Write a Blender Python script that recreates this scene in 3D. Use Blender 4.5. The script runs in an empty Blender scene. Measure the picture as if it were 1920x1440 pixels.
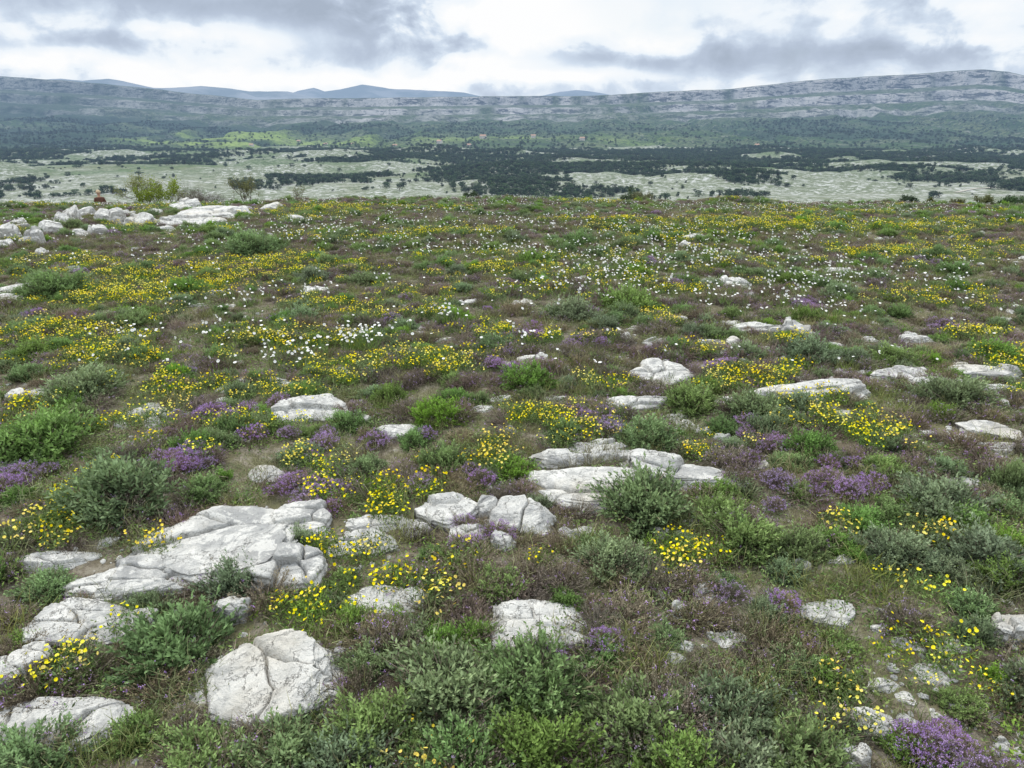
import bpy, math, numpy as np
from mathutils import Vector
sc=bpy.context.scene
sc.view_settings.view_transform='Standard'; sc.view_settings.look='None'; sc.view_settings.exposure=0
COL=sc.collection
rng=np.random.default_rng(7)
PITCH=math.radians(21); CP,SP=math.cos(PITCH),math.sin(PITCH); EYE=1.6; F=1280.0

# ------------------------------------------------------------------ noise
def _h(ix,iy,iz,seed):
    h=(ix.astype(np.uint32)*np.uint32(374761393))^(iy.astype(np.uint32)*np.uint32(668265263))^(iz.astype(np.uint32)*np.uint32(2246822519))
    h=h+np.uint32((seed*974711+12345)&0xffffffff)
    h=(h^(h>>np.uint32(13)))*np.uint32(1274126177)
    h=(h^(h>>np.uint32(15)))*np.uint32(2246822519)
    h=h^(h>>np.uint32(16))
    return h.astype(np.float64)/4294967295.0*2-1
def vn(x,y,z=0.0,seed=0):
    x,y,z=np.broadcast_arrays(np.asarray(x,float),np.asarray(y,float),np.asarray(z,float))
    x0=np.floor(x);y0=np.floor(y);z0=np.floor(z)
    fx=x-x0;fy=y-y0;fz=z-z0
    fx=fx*fx*(3-2*fx);fy=fy*fy*(3-2*fy);fz=fz*fz*(3-2*fz)
    xi=x0.astype(np.int64);yi=y0.astype(np.int64);zi=z0.astype(np.int64)
    r=0
    for a in (0,1):
        for b in (0,1):
            for c in (0,1):
                w=(fx if a else 1-fx)*(fy if b else 1-fy)*(fz if c else 1-fz)
                r=r+w*_h(xi+a,yi+b,zi+c,seed)
    return r
def fbm(x,y,z=0.0,o=4,seed=0,g=.5):
    r=0;a=1;s=0;f=1
    for i in range(o):
        r=r+a*vn(x*f,y*f,np.asarray(z)*f,seed+i*17); s+=a; a*=g; f*=2.03
    return r/s
def sstep(x,a,b):
    t=np.clip((np.asarray(x,float)-a)/(b-a),0,1); return t*t*(3-2*t)

# ------------------------------------------------------------------ terrain
ZPL=-61.6
def macro(y):
    y=np.asarray(y,float); k=.00382; y1=40.7
    return -k*np.clip(y-8,0,y1-8)**2-.25*np.clip(y-y1,0,None)
def H(x,y):
    x=np.asarray(x,float);y=np.asarray(y,float)
    yy=y+1.8*vn(x*.09,0,0,5)*np.clip((y-8)/14,0,1)
    z=macro(yy)
    w=5.0
    z=ZPL+w*np.logaddexp(0,(z-ZPL)/w)
    near=1-sstep(y,40,120)
    z=z+near*(.045*vn(x*1.1,y*1.1,0,1)+.014*vn(x*5,y*5,0,2)+.05*vn(x*.35,y*.35,0,9)*sstep(y,3,8)+.26*fbm(x/3.,y/4.,0,3,10)*sstep(y,13,22))
    pl=sstep(y,560,800)*(1-.6*sstep(y,1500,1800))
    n=fbm(x/260,y/170,0,4,3)
    z=z+pl*(9*n+26*np.clip(fbm(x/170,y/150,0,4,31)-.12,0,1))+sstep(y,260,480)*(.5*vn(x/40,y/35,0,33)+3*vn(x/200,y/150,0,34))
    z=z-20*sstep(y,1750,2700)
    return z
def H1(x,y): return float(H(np.array([x]),np.array([y]))[0])
# image pixel coordinates cast along the camera ray to positions on the ground
def pixel_site(u,v):
    s=(v-720)/F;t=(u-960)/F;den=SP+CP*s;ky=CP-SP*s;z=0.
    D=1
    for i in range(60):
        D=(EYE-z)/den; Y=D*ky
        if Y>21: Y=21; D=Y/ky; break
        z=float(macro(Y))
    return t*D,Y,D/F,den/math.hypot(den,ky)

# ------------------------------------------------------------------ node helpers
class NT:
    def __init__(s,nt): s.nt=nt; s.n=nt.nodes; s.l=nt.links
    def new(s,t,**k):
        n=s.n.new(t)
        for a,b in k.items(): setattr(n,a,b)
        return n
    def set(s,sock,v):
        if isinstance(v,bpy.types.NodeSocket): s.l.new(v,sock)
        else: sock.default_value=v
    def m(s,op,a,b=None,c=None,clamp=False):
        n=s.new('ShaderNodeMath',operation=op); n.use_clamp=clamp
        s.set(n.inputs[0],a)
        if b is not None: s.set(n.inputs[1],b)
        if c is not None: s.set(n.inputs[2],c)
        return n.outputs[0]
    def vm(s,op,a,b=None):
        n=s.new('ShaderNodeVectorMath',operation=op); s.set(n.inputs[0],a)
        if b is not None: s.set(n.inputs[1],b)
        return n.outputs['Value'] if op in('LENGTH','DOT_PRODUCT') else n.outputs[0]
    def mix(s,f,a,b,bt='MIX'):
        n=s.new('ShaderNodeMix',data_type='RGBA',blend_type=bt)
        s.set(n.inputs[0],f)
        for k,v in((6,a),(7,b)):
            if isinstance(v,tuple) and len(v)==3: v=v+(1,)
            s.set(n.inputs[k],v)
        return n.outputs[2]
    def ms(s,f,a,b):
        n=s.new('ShaderNodeMixShader'); s.set(n.inputs[0],f); s.l.new(a,n.inputs[1]); s.l.new(b,n.inputs[2]); return n.outputs[0]
    def noise(s,vec,scale,detail=4,rough=.55,dist=0.,col=False):
        n=s.new('ShaderNodeTexNoise'); s.set(n.inputs['Vector'],vec); n.inputs['Scale'].default_value=scale
        n.inputs['Detail'].default_value=detail; n.inputs['Roughness'].default_value=rough; n.inputs['Distortion'].default_value=dist
        return n.outputs['Color' if col else 'Fac']
    def ss(s,x,a,b):
        n=s.new('ShaderNodeMapRange',interpolation_type='SMOOTHSTEP'); s.set(n.inputs[0],x); n.inputs[1].default_value=a; n.inputs[2].default_value=b
        return n.outputs[0]
    def attr(s,name): return s.new('ShaderNodeAttribute',attribute_name=name).outputs['Fac']
def mat_new(name):
    m=bpy.data.materials.new(name); m.use_nodes=True; m.node_tree.nodes.clear()
    N=NT(m.node_tree); out=N.new('ShaderNodeOutputMaterial'); return m,N,out
def principled(N,col,rough=.8,spec=.3,bump=None):
    p=N.new('ShaderNodeBsdfPrincipled')
    if isinstance(col,tuple): col=col+(1,)
    N.set(p.inputs['Base Color'],col); N.set(p.inputs['Roughness'],rough); p.inputs['Specular IOR Level'].default_value=spec
    if bump is not None: N.l.new(bump,p.inputs['Normal'])
    return p.outputs[0]
def bump(N,h,strength=.5,dist=.01):
    b=N.new('ShaderNodeBump'); b.inputs['Strength'].default_value=strength; b.inputs['Distance'].default_value=dist; N.l.new(h,b.inputs['Height']); return b.outputs[0]
def haze(N,sh,L=7200.,col=(.235,.35,.54,1)):  # aerial haze painted into the surface as bluish emission, growing with distance
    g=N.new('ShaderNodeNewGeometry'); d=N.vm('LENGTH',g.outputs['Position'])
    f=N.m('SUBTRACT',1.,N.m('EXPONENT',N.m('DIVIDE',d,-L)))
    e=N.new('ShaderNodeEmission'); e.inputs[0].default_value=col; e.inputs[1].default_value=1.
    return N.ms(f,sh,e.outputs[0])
def veg(name,cd,cl,trans=.2,var=.3,hz=False,patch=None,byobj=False):
    m,N,out=mat_new(name)
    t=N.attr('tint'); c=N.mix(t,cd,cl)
    oi=N.new('ShaderNodeObjectInfo')
    g=N.new('ShaderNodeNewGeometry')
    if patch:
        fac=N.ss(N.m('FRACT',N.m('MULTIPLY',oi.outputs['Random'],13.7)),.35,.75) if byobj else N.ss(N.noise(g.outputs['Position'],.9,3),.42,.6)
        c=N.mix(fac,c,N.mix(t,patch[0],patch[1]))
    hs=N.new('ShaderNodeHueSaturation')
    N.set(hs.inputs['Hue'],N.m('MULTIPLY_ADD',oi.outputs['Random'],.03,.485))
    N.set(hs.inputs['Value'],N.m('MULTIPLY_ADD',N.m('FRACT',N.m('MULTIPLY',oi.outputs['Random'],7.31)),2*var,1-var))
    N.set(hs.inputs['Saturation'],N.m('MULTIPLY_ADD',N.m('FRACT',N.m('MULTIPLY',oi.outputs['Random'],3.7)),.4,.8))
    N.l.new(c,hs.inputs['Color'])
    p=principled(N,hs.outputs[0],.65,.2)
    if trans>0:
        tr=N.new('ShaderNodeBsdfTranslucent'); N.l.new(hs.outputs[0],tr.inputs[0]); p=N.ms(trans,p,tr.outputs[0])
    if hz: p=haze(N,p)
    N.l.new(p,out.inputs[0]); return m
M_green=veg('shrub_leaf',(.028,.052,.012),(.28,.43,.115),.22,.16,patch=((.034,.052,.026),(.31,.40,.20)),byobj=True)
M_stem=veg('stem',(.08,.062,.045),(.28,.23,.16),0)
M_dry=veg('dry_thyme_leaf',(.05,.04,.028),(.34,.30,.18),.12,.25,patch=((.055,.04,.037),(.31,.23,.205)))
M_grass=veg('grass_blade',(.09,.105,.03),(.34,.37,.15),.2,.25,patch=((.13,.11,.055),(.42,.39,.23)))
M_herb=veg('herb_leaf',(.05,.08,.02),(.22,.31,.085),.15,.25)
M_yel=veg('yellow_petal',(.80,.64,.01),(.93,.81,.03),.25,.07)
M_pur=veg('purple_petal',(.26,.14,.35),(.57,.39,.69),.22,.12)
M_whi=veg('white_petal',(.70,.70,.66),(.85,.85,.83),.2,.05)
M_ora=veg('flower_heart',(.60,.33,.02),(.7,.4,.02),0,.05)
M_pine=veg('pine_crown',(.018,.032,.018),(.085,.13,.055),.05,.35,hz=True)
M_trunk=veg('bark',(.06,.05,.04),(.15,.12,.10),0,.1)
M_bush=veg('bush_leaf',(.08,.11,.015),(.33,.39,.08),.3,.1)
M_bush2=veg('bush_leaf_olive',(.07,.075,.03),(.21,.22,.09),.25,.1)
def plain_mat(name,c,rough=.8,hz=False):
    m,N,out=mat_new(name); g=N.new('ShaderNodeNewGeometry')
    c2=N.mix(N.noise(g.outputs['Position'],9.,4),tuple(x*.8 for x in c),tuple(min(1,x*1.15) for x in c))
    s=principled(N,c2,rough,.3)
    if hz: s=haze(N,s)
    N.l.new(s,out.inputs[0]); return m

def rock_mat():
    m,N,out=mat_new('limestone'); g=N.new('ShaderNodeNewGeometry'); P=g.outputs['Position']
    n1=N.noise(P,4.,9,.65,.6); n2=N.noise(P,14.,7,.65,.5); n3=N.noise(P,60.,6,.7); n4=N.noise(P,2.1,3)
    c=N.mix(N.ss(n1,.38,.57),(.32,.315,.30),(.53,.515,.475))
    c=N.mix(N.m('MULTIPLY',N.ss(n2,.51,.56),.75),c,(.63,.61,.56))
    c=N.mix(N.m('MULTIPLY',N.ss(n2,.43,.36),.5),c,(.25,.25,.24))
    c=N.mix(N.m('MULTIPLY',N.ss(n3,.57,.66),.5),c,(.16,.16,.15))
    c=N.mix(N.m('MULTIPLY',N.ss(n4,.53,.66),.3),c,(.50,.43,.31))
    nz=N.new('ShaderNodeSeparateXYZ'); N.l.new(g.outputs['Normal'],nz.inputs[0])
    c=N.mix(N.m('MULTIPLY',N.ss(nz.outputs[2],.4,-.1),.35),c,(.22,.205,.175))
    wv=N.vm('ADD',N.vm('MULTIPLY',P,(1.,.7,1.4)),N.vm('MULTIPLY',N.noise(P,5.,6,.7,0,True),(.35,.35,.35)))
    v=N.new('ShaderNodeTexVoronoi',feature='DISTANCE_TO_EDGE'); v.inputs['Scale'].default_value=8.; N.l.new(wv,v.inputs['Vector'])
    cm=N.m('MULTIPLY',N.m('SUBTRACT',1.,N.ss(v.outputs['Distance'],0.,.022)),N.ss(n1,.46,.58))
    c=N.mix(N.m('MULTIPLY',cm,.5),c,(.13,.12,.105))
    hgt=N.m('ADD',N.m('MULTIPLY',n2,.8),N.m('MULTIPLY',n3,.45)); hgt=N.m('SUBTRACT',hgt,N.m('MULTIPLY',cm,.3))
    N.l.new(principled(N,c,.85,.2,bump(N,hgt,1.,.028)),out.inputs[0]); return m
M_rock=rock_mat()

def ground_mat():
    m,N,out=mat_new('ground_soil_and_karst'); g=N.new('ShaderNodeNewGeometry'); P=g.outputs['Position']
    sp=N.new('ShaderNodeSeparateXYZ'); N.l.new(P,sp.inputs[0]); Y=sp.outputs[1]
    a=N.noise(P,1.3,5); b=N.noise(P,14.,5,.65); d=N.noise(P,70.,3,.7)
    c=N.mix(N.ss(a,.4,.6),(.12,.097,.07),(.13,.125,.065))
    c=N.mix(N.ss(b,.45,.62),c,(.21,.185,.14))
    c=N.mix(N.m('MULTIPLY',N.ss(b,.64,.70),.7),c,(.40,.385,.35))
    c=N.mix(N.ss(d,.5,.72),c,(.055,.045,.035))
    near=principled(N,c,.95,.1,bump(N,N.m('ADD',b,N.m('MULTIPLY',d,.5)),.8,.03))
    # wide karst plain
    q=N.noise(P,.011,7,.62,.3); r=N.noise(P,.03,8,.8); t=N.noise(P,.16,4,.8); u=N.noise(P,.0055,6,.65)
    c=N.mix(N.ss(q,.42,.58),(.09,.13,.052),(.155,.17,.095))
    c=N.mix(N.m('MULTIPLY',N.ss(r,.50,.60),.6),c,(.25,.255,.215))
    strip=N.m('SUBTRACT',1.,N.ss(N.m('ADD',Y,N.m('MULTIPLY',N.m('SUBTRACT',u,.5),1200.)),760.,980.))
    bf=N.mix(N.ss(r,.44,.58),N.mix(N.ss(t,.42,.58),(.42,.42,.395),(.17,.18,.12)),N.mix(N.ss(t,.40,.58),(.21,.215,.15),(.11,.135,.07)))
    c=N.mix(N.m('MAXIMUM',N.m('MULTIPLY',N.ss(u,.53,.60),.6),N.m('MULTIPLY',strip,.9)),c,bf)
    c=N.mix(N.m('MULTIPLY',N.ss(t,.50,.58),N.m('SUBTRACT',.7,N.m('MULTIPLY',strip,.3))),c,(.055,.08,.038))
    hm_=N.attr('knoll'); c=N.mix(N.m('MULTIPLY',hm_,N.m('MULTIPLY_ADD',N.ss(q,.42,.55),.7,.2)),c,N.mix(N.ss(t,.38,.52),(.46,.46,.435),(.13,.15,.09)))
    far=principled(N,c,.95,.1,bump(N,r,.8,4.))
    s=N.ms(N.ss(Y,60.,250.),near,far)
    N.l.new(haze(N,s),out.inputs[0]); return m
def hill_mat():
    m,N,out=mat_new('hillside_cover'); g=N.new('ShaderNodeNewGeometry'); P=g.outputs['Position']
    cl=N.attr('cliff'); fo=N.attr('forest_cloudshade'); me=N.attr('sunlit_meadow'); zo=N.attr('strata')
    st=N.noise(N.vm('MULTIPLY',P,(.35,.35,2.0)),.035,7,.72,.6); d=N.noise(P,.03,6,.75); e=N.noise(P,.075,4,.8); w=N.noise(P,.006,5,.6)
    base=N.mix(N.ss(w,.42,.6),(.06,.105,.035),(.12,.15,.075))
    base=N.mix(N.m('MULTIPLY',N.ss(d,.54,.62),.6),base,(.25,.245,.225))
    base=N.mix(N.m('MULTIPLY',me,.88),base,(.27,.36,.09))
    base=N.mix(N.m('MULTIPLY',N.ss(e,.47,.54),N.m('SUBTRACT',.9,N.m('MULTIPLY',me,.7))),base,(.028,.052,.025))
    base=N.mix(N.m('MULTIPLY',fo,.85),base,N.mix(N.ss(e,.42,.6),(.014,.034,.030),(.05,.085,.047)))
    rock=N.mix(N.ss(st,.44,.50),(.09,.095,.10),(.46,.445,.425))
    up=N.mix(N.ss(d,.49,.57),N.mix(N.ss(e,.42,.55),(.10,.13,.075),(.035,.06,.03)),(.29,.285,.265))
    c=N.mix(zo,base,up); c=N.mix(cl,c,rock)
    c=N.mix(N.m('MULTIPLY',N.ss(e,.55,.60),.7),c,(.04,.062,.036))
    sh=principled(N,c,.95,.1,bump(N,N.m('ADD',st,d),1.,14.))
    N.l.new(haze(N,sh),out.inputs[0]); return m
def mount_mat():
    m,N,out=mat_new('far_mountain_cover'); g=N.new('ShaderNodeNewGeometry'); P=g.outputs['Position']
    n=N.noise(P,.0012,6,.65)
    c=N.mix(N.ss(n,.4,.6),(.10,.12,.10),(.34,.33,.31))
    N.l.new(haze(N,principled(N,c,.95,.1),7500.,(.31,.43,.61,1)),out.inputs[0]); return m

# ------------------------------------------------------------------ object helpers
def finish(o,label=None,cat=None,kind=None,group=None,parent=None):
    COL.objects.link(o)
    if label: o['label']=label
    if cat: o['category']=cat
    if kind: o['kind']=kind
    if group: o['group']=group
    if parent: o.parent=parent
    return o
def grid_mesh(name,V,nr,nc,mat,attrs=None,smooth=True):
    me=bpy.data.meshes.new(name)
    i=np.arange(nr-1)[:,None]*nc+np.arange(nc-1)[None,:]
    f=np.stack([i,i+1,i+1+nc,i+nc],-1).reshape(-1,4)
    me.vertices.add(len(V)); me.vertices.foreach_set('co',V.astype(np.float32).ravel())
    me.loops.add(f.size); me.loops.foreach_set('vertex_index',f.astype(np.int32).ravel())
    me.polygons.add(len(f)); me.polygons.foreach_set('loop_start',np.arange(0,f.size,4,dtype=np.int32))
    me.update(calc_edges=True); me.validate()
    if smooth: me.polygons.foreach_set('use_smooth',np.ones(len(f),bool))
    for k,v in (attrs or {}).items():
        a=me.attributes.new(k,'FLOAT','POINT'); a.data.foreach_set('value',v.astype(np.float32).ravel())
    me.materials.append(mat); return me
def norm(v): return v/np.maximum(np.linalg.norm(v,axis=-1,keepdims=True),1e-9)
class Geo:
    def __init__(s,seed=0): s.q=[];s.t=[];s.m=[];s.r=np.random.default_rng(seed)
    def add(s,q,tint,mat):
        n=len(q); s.q.append(q); s.t.append(np.broadcast_to(np.asarray(tint,float),(n,)).copy()); s.m.append(np.full(n,mat,np.int32))
    def leaves(s,b,d,L,W,tint,mat,wpos=.5,side=None):
        n=len(b); d=norm(d)
        if side is None: side=norm(np.cross(d,s.r.normal(size=(n,3))))
        L=np.broadcast_to(np.asarray(L,float),(n,))[:,None]; W=np.broadcast_to(np.asarray(W,float),(n,))[:,None]
        mid=b+d*L*wpos; s.add(np.stack([b,mid+side*W*.5,b+d*L,mid-side*W*.5],1),tint,mat)
    def tube(s,p0,p1,r0,r1,tint,mat,k=5):
        p0=np.asarray(p0,float);p1=np.asarray(p1,float); d=norm(p1-p0); a=np.array([0,0,1.]) if abs(d[2])<.9 else np.array([1.,0,0])
        x=norm(np.cross(d,a)); y=np.cross(d,x); th=np.arange(k+1)/k*2*np.pi
        c=np.cos(th)[:,None]*x+np.sin(th)[:,None]*y; A=p0+c*r0; B=p1+c*r1
        s.add(np.stack([A[:-1],A[1:],B[1:],B[:-1]],1),tint,mat)
    def mesh(s,name,mats):
        q=np.concatenate(s.q);n=len(q); me=bpy.data.meshes.new(name)
        me.vertices.add(n*4); me.vertices.foreach_set('co',q.astype(np.float32).ravel())
        me.loops.add(n*4); me.loops.foreach_set('vertex_index',np.arange(n*4,dtype=np.int32))
        me.polygons.add(n); me.polygons.foreach_set('loop_start',np.arange(0,n*4,4,dtype=np.int32))
        me.polygons.foreach_set('material_index',np.concatenate(s.m))
        a=me.attributes.new('tint','FLOAT','POINT'); a.data.foreach_set('value',np.clip(np.repeat(np.concatenate(s.t),4),0,1).astype(np.float32))
        for m in mats: me.materials.append(m)
        me.update(calc_edges=True); return me

def shrub_mesh(name,seed,R,Hh,ns,nl,ll,lw,mats,flower=0.,petal=.005,start=.35,dead=.0,base_t=.13,npet=14,tufts=0):
    g=Geo(seed); r=g.r
    def dome(n):
        ph=np.arccos(1-r.random(n)*.93); th=r.random(n)*2*np.pi
        return np.stack([np.sin(ph)*np.cos(th),np.sin(ph)*np.sin(th),np.cos(ph)],1)
    d=dome(ns)
    lump=1+.30*vn(d[:,0]*2.2,d[:,1]*2.2,d[:,2]*2.2,seed)
    tt=0.
    if tufts:
        tc=dome(tufts); ti=r.integers(0,tufts,ns); dj=r.normal(size=(ns,3))*.13; d=norm(tc[ti]+dj); d[:,2]=np.abs(d[:,2])
        lump=(1+.17*r.normal(size=tufts)*.7)[ti]*(1.06-1.1*np.linalg.norm(dj,axis=1)); tt=(r.uniform(-.12,.14,tufts))[ti][:,None]
    tip=d*np.array([R,R,Hh])*(r.uniform(.80,1.05,ns)*lump)[:,None]
    tip[:,2]=np.maximum(tip[:,2],.02*R)
    base=tip*np.array([.3,.3,0])+r.normal(size=(ns,3))*np.array([R*.10,R*.10,0])
    s=np.linspace(start,1,nl)[None,:]+r.uniform(-.03,.03,(ns,nl)); s=np.clip(s,0,1.02)
    ax=tip-base
    pos=base[:,None,:]+np.stack([ax[:,0:1]*s**.8,ax[:,1:2]*s**.8,ax[:,2:3]*s**1.15],-1)
    sd=norm(norm(ax)+np.array([0,0,.55]))[:,None,:]
    ld=norm(sd*(.55+.6*s[...,None]**3)+norm(r.normal(size=(ns,nl,3)))*.8)
    L=ll*r.uniform(.6,1.15,(ns,nl))*(1.1-.35*s)
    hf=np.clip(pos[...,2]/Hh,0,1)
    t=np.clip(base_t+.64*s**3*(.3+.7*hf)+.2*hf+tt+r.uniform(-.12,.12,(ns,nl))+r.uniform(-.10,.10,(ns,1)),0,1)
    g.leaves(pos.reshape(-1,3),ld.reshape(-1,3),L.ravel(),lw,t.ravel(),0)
    g.leaves(base,ax,np.linalg.norm(ax,axis=1),.0035,.2+.5*r.random(ns),1,.3)
    if dead>0:
        k=int(ns*dead); g.leaves(tip[:k]*.8,norm(ax[:k])+r.normal(size=(k,3))*.3,ll*2.2,.0018,.6+.4*r.random(k),1,.4)
    if flower>0:
        k=int(ns*flower); idx=r.choice(ns,k,replace=False)
        c=tip[idx][:,None,:]+r.normal(size=(k,npet,3))*petal*.9+np.array([0,0,petal])
        g.leaves(c.reshape(-1,3),(r.normal(size=(k*npet,3))+np.array([0,0,.6])),petal*1.4,petal,r.random(k*npet),2,.6)
    return g.mesh(name,mats)
def flower_heads(g,c,nrm,rad,npet,matp,mato,wide=.9,cup=.25):
    n=len(c); r=g.r; nrm=norm(nrm); x=norm(np.cross(nrm,norm(r.normal(size=(n,3))))); y=np.cross(nrm,x)
    for k in range(npet):
        a=2*np.pi*k/npet+r.uniform(-.1,.1,n); dr=np.cos(a)[:,None]*x+np.sin(a)[:,None]*y; sd=np.cross(nrm,dr)
        R=rad*r.uniform(.88,1.1,n)[:,None]
        w=R*2*math.sin(math.pi/npet)*wide*.55
        up=nrm*R
        b=c; m=c+dr*R*.72+up*cup*.7
        g.add(np.stack([b,m+sd*w,c+dr*R+up*cup*.9,m-sd*w],1),r.random(n),matp)
    e=rad*.22; g.add(np.stack([c+x*e+nrm*.002,c+y*e+nrm*.002,c-x*e+nrm*.002,c-y*e+nrm*.002],1),.5,mato)
def yellow_mesh(seed):
    g=Geo(seed); r=g.r; R=.08
    n=280; th=r.random(n)*6.283; rr=R*1.1*np.sqrt(r.random(n)); b=np.stack([rr*np.cos(th),rr*np.sin(th),r.random(n)*.05],1)
    g.leaves(b,r.normal(size=(n,3))*.7+np.array([0,0,.5]),r.uniform(.012,.026,n),.005,r.random(n),0)
    k=r.integers(12,24); th=r.random(k)*6.283; rr=R*1.1*np.sqrt(r.random(k))
    c=np.stack([rr*np.cos(th),rr*np.sin(th),r.uniform(.035,.08,k)],1); b=c*np.array([.8,.8,0])
    g.leaves(b,c-b,np.linalg.norm(c-b,axis=1),.0022,.5,1,.5)
    flower_heads(g,c,r.normal(size=(k,3))*.65+np.array([0,-.1,1.]),.0062,5,2,3,1.05,.3)
    return g.mesh('rockrose_plant',[M_herb,M_herb,M_yel,M_ora])
def white_mesh(seed):
    g=Geo(seed); r=g.r; k=int(r.integers(1,5))
    c=np.stack([r.normal(size=k)*.05,r.normal(size=k)*.05,r.uniform(.07,.14,k)],1); b=c*np.array([.4,.4,0])
    for i in range(k): g.tube(b[i],c[i],.0014,.001,.6,0,4)
    n=14; g.leaves(np.stack([r.normal(size=n)*.015,r.normal(size=n)*.015,np.zeros(n)],1),r.normal(size=(n,3))*.4+np.array([0,0,1.]),r.uniform(.05,.10,n),.004,r.random(n),0,.4)
    flower_heads(g,c,r.normal(size=(k,3))*.4+np.array([0,-.4,.9]),.0115,6,1,2,1.1,.3)
    return g.mesh('white_flower',[M_herb,M_whi,M_ora])
def grass_mesh(seed,n=60,Lh=.13,spread=.05):
    g=Geo(seed); r=g.r; b=np.stack([r.normal(size=n)*spread,r.normal(size=n)*spread,np.zeros(n)],1)
    d=norm(r.normal(size=(n,3))*.45+np.array([0,0,1.])); L=Lh*r.uniform(.4,1.1,n); t=r.random(n)
    mid=b+d*L[:,None]*.55; d2=norm(d+r.normal(size=(n,3))*.35-np.array([0,0,.25])); side=norm(np.cross(d,r.normal(size=(n,3))))
    w=.0016; tip=mid+d2*L[:,None]*.5
    g.add(np.stack([b+side*w,mid+side*w*.9,mid-side*w*.9,b-side*w],1),t*.7,0)
    g.add(np.stack([mid+side*w*.9,tip+side*w*.15,tip-side*w*.15,mid-side*w*.9],1),t,0)
    return g.mesh('grass',[M_grass])
def herb_mesh(seed):
    g=Geo(seed); r=g.r; n=200; th=r.random(n)*6.283; rr=.10*np.sqrt(r.random(n))
    b=np.stack([rr*np.cos(th),rr*np.sin(th),r.random(n)*.022],1)
    g.leaves(b,r.normal(size=(n,3))*np.array([1,1,.4])+np.array([0,0,.4]),r.uniform(.007,.016,n),.005,r.random(n),0)
    n=50; th=r.random(n)*6.283; rr=.09*np.sqrt(r.random(n)); b=np.stack([rr*np.cos(th),rr*np.sin(th),.008+0*th],1)
    g.leaves(b,r.normal(size=(n,3))*np.array([1,1,.35]),r.uniform(.03,.07,n),.002,r.random(n),1)
    return g.mesh('herb',[M_herb,M_stem])

# ------------------------------------------------------------------ rocks
import bmesh
_ico={}
def ico(level):
    if level not in _ico:
        bm=bmesh.new(); bmesh.ops.create_icosphere(bm,subdivisions=level,radius=1)
        V=np.array([v.co[:] for v in bm.verts]); Fc=np.array([[v.index for v in f.verts] for f in bm.faces]); bm.free(); _ico[level]=(V,Fc)
    return _ico[level]
def rock_mesh(name,seed,level,sx,sy,sz,rough=1.):
    V,Fc=ico(level); r=np.random.default_rng(seed); d=V.copy()
    ns=r.integers(5,8); ang=np.sort(r.random(ns)*.8+np.arange(ns))/ns*2*np.pi+r.random()*6
    pl=[]
    for a in ang:
        tz=r.uniform(-.15,.25); n=np.array([math.cos(a),math.sin(a),tz]); n/=np.linalg.norm(n); pl.append((n,r.uniform(.70,1.0)))
    n=np.array([r.uniform(-.2,.2),r.uniform(-.32,-.02),1.]); n/=np.linalg.norm(n); pl.append((n,r.uniform(.46,.56)))
    pl.append((np.array([0,0,-1.]),.5))
    rad_=np.full(len(d),9.)
    def cut(n,h):
        dn=d@n; m_=dn>1e-4; rad_[m_]=np.minimum(rad_[m_],h/dn[m_])
    for n,h in pl: cut(n,h)
    for k in range(50):
        n=r.normal(size=3)*np.array([1,1,.75])+np.array([0,0,.45]); n/=np.linalg.norm(n)
        sup=float(np.max((d*rad_[:,None])@n)); cut(n,sup*r.uniform(.89,.98))
    P=d*rad_[:,None]
    x,y,z=P.T; o=seed*3.7
    wx=x+.15*fbm(x*1.5+o,y*1.5,z*1.5,3,seed); wy=y+.15*fbm(x*1.5,y*1.5+o,z*1.5,3,seed+5)
    f=1+rough*(.03*fbm(wx*1.4+o,wy*1.4,z*1.4,2,seed+1)+.026*fbm(wx*8,wy*8,z*9+o,4,seed+2,.7))
    fq=fbm(wx*1.7+o,wy*1.7,z*2.4,2,seed+11)*3.6; fr=fq-np.floor(fq); f+=rough*.034*(np.floor(fq)+sstep(fr,.93,1.))
    P=P*f[:,None]
    nk=int(r.integers(3,8)); C=r.uniform(-.85,.85,(nk,2)); dd=np.hypot(wx[:,None]-C[:,0],wy[:,None]-C[:,1]); so_=np.sort(dd,1); cid=np.argmin(dd,1)
    off=r.uniform(-.20,.05,nk)[cid]; gap=np.exp(-(so_[:,1]-so_[:,0])/.022)
    tlt=(r.uniform(-.14,.14,nk)[cid])*x+(r.uniform(-.14,.14,nk)[cid])*y
    top=sstep(z,.10,.32)
    P[:,2]+=rough*top*(off+tlt-.28*gap); P[:,:2]*=(1-rough*.09*gap*(1-top))[:,None]
    lay=(z+.07*vn(x*2,y*2,0,seed+4))*r.uniform(3.5,6.); fr=lay-np.floor(lay)
    ind=np.exp(-((fr-.5)/.08)**2)*.06*(vn(x*1.2,y*1.2,np.floor(lay)*3.1,seed+6)*.5+.7)
    stepo=_h(np.floor(lay).astype(np.int64),np.zeros(len(z),np.int64),np.zeros(len(z),np.int64),seed)*.06
    sidef=sstep(np.hypot(x,y),.35,.8)
    P[:,:2]*=(1-rough*sidef*(ind-stepo))[:,None]
    P=P*np.array([sx,sy,sz/.5])
    me=bpy.data.meshes.new(name); nf=len(Fc)
    me.vertices.add(len(P)); me.vertices.foreach_set('co',P.astype(np.float32).ravel())
    me.loops.add(nf*3); me.loops.foreach_set('vertex_index',Fc.astype(np.int32).ravel())
    me.polygons.add(nf); me.polygons.foreach_set('loop_start',np.arange(0,nf*3,3,dtype=np.int32))
    me.update(calc_edges=True); me.polygons.foreach_set('use_smooth',np.full(nf,level>=6,bool))
    me.materials.append(M_rock); return me

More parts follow.
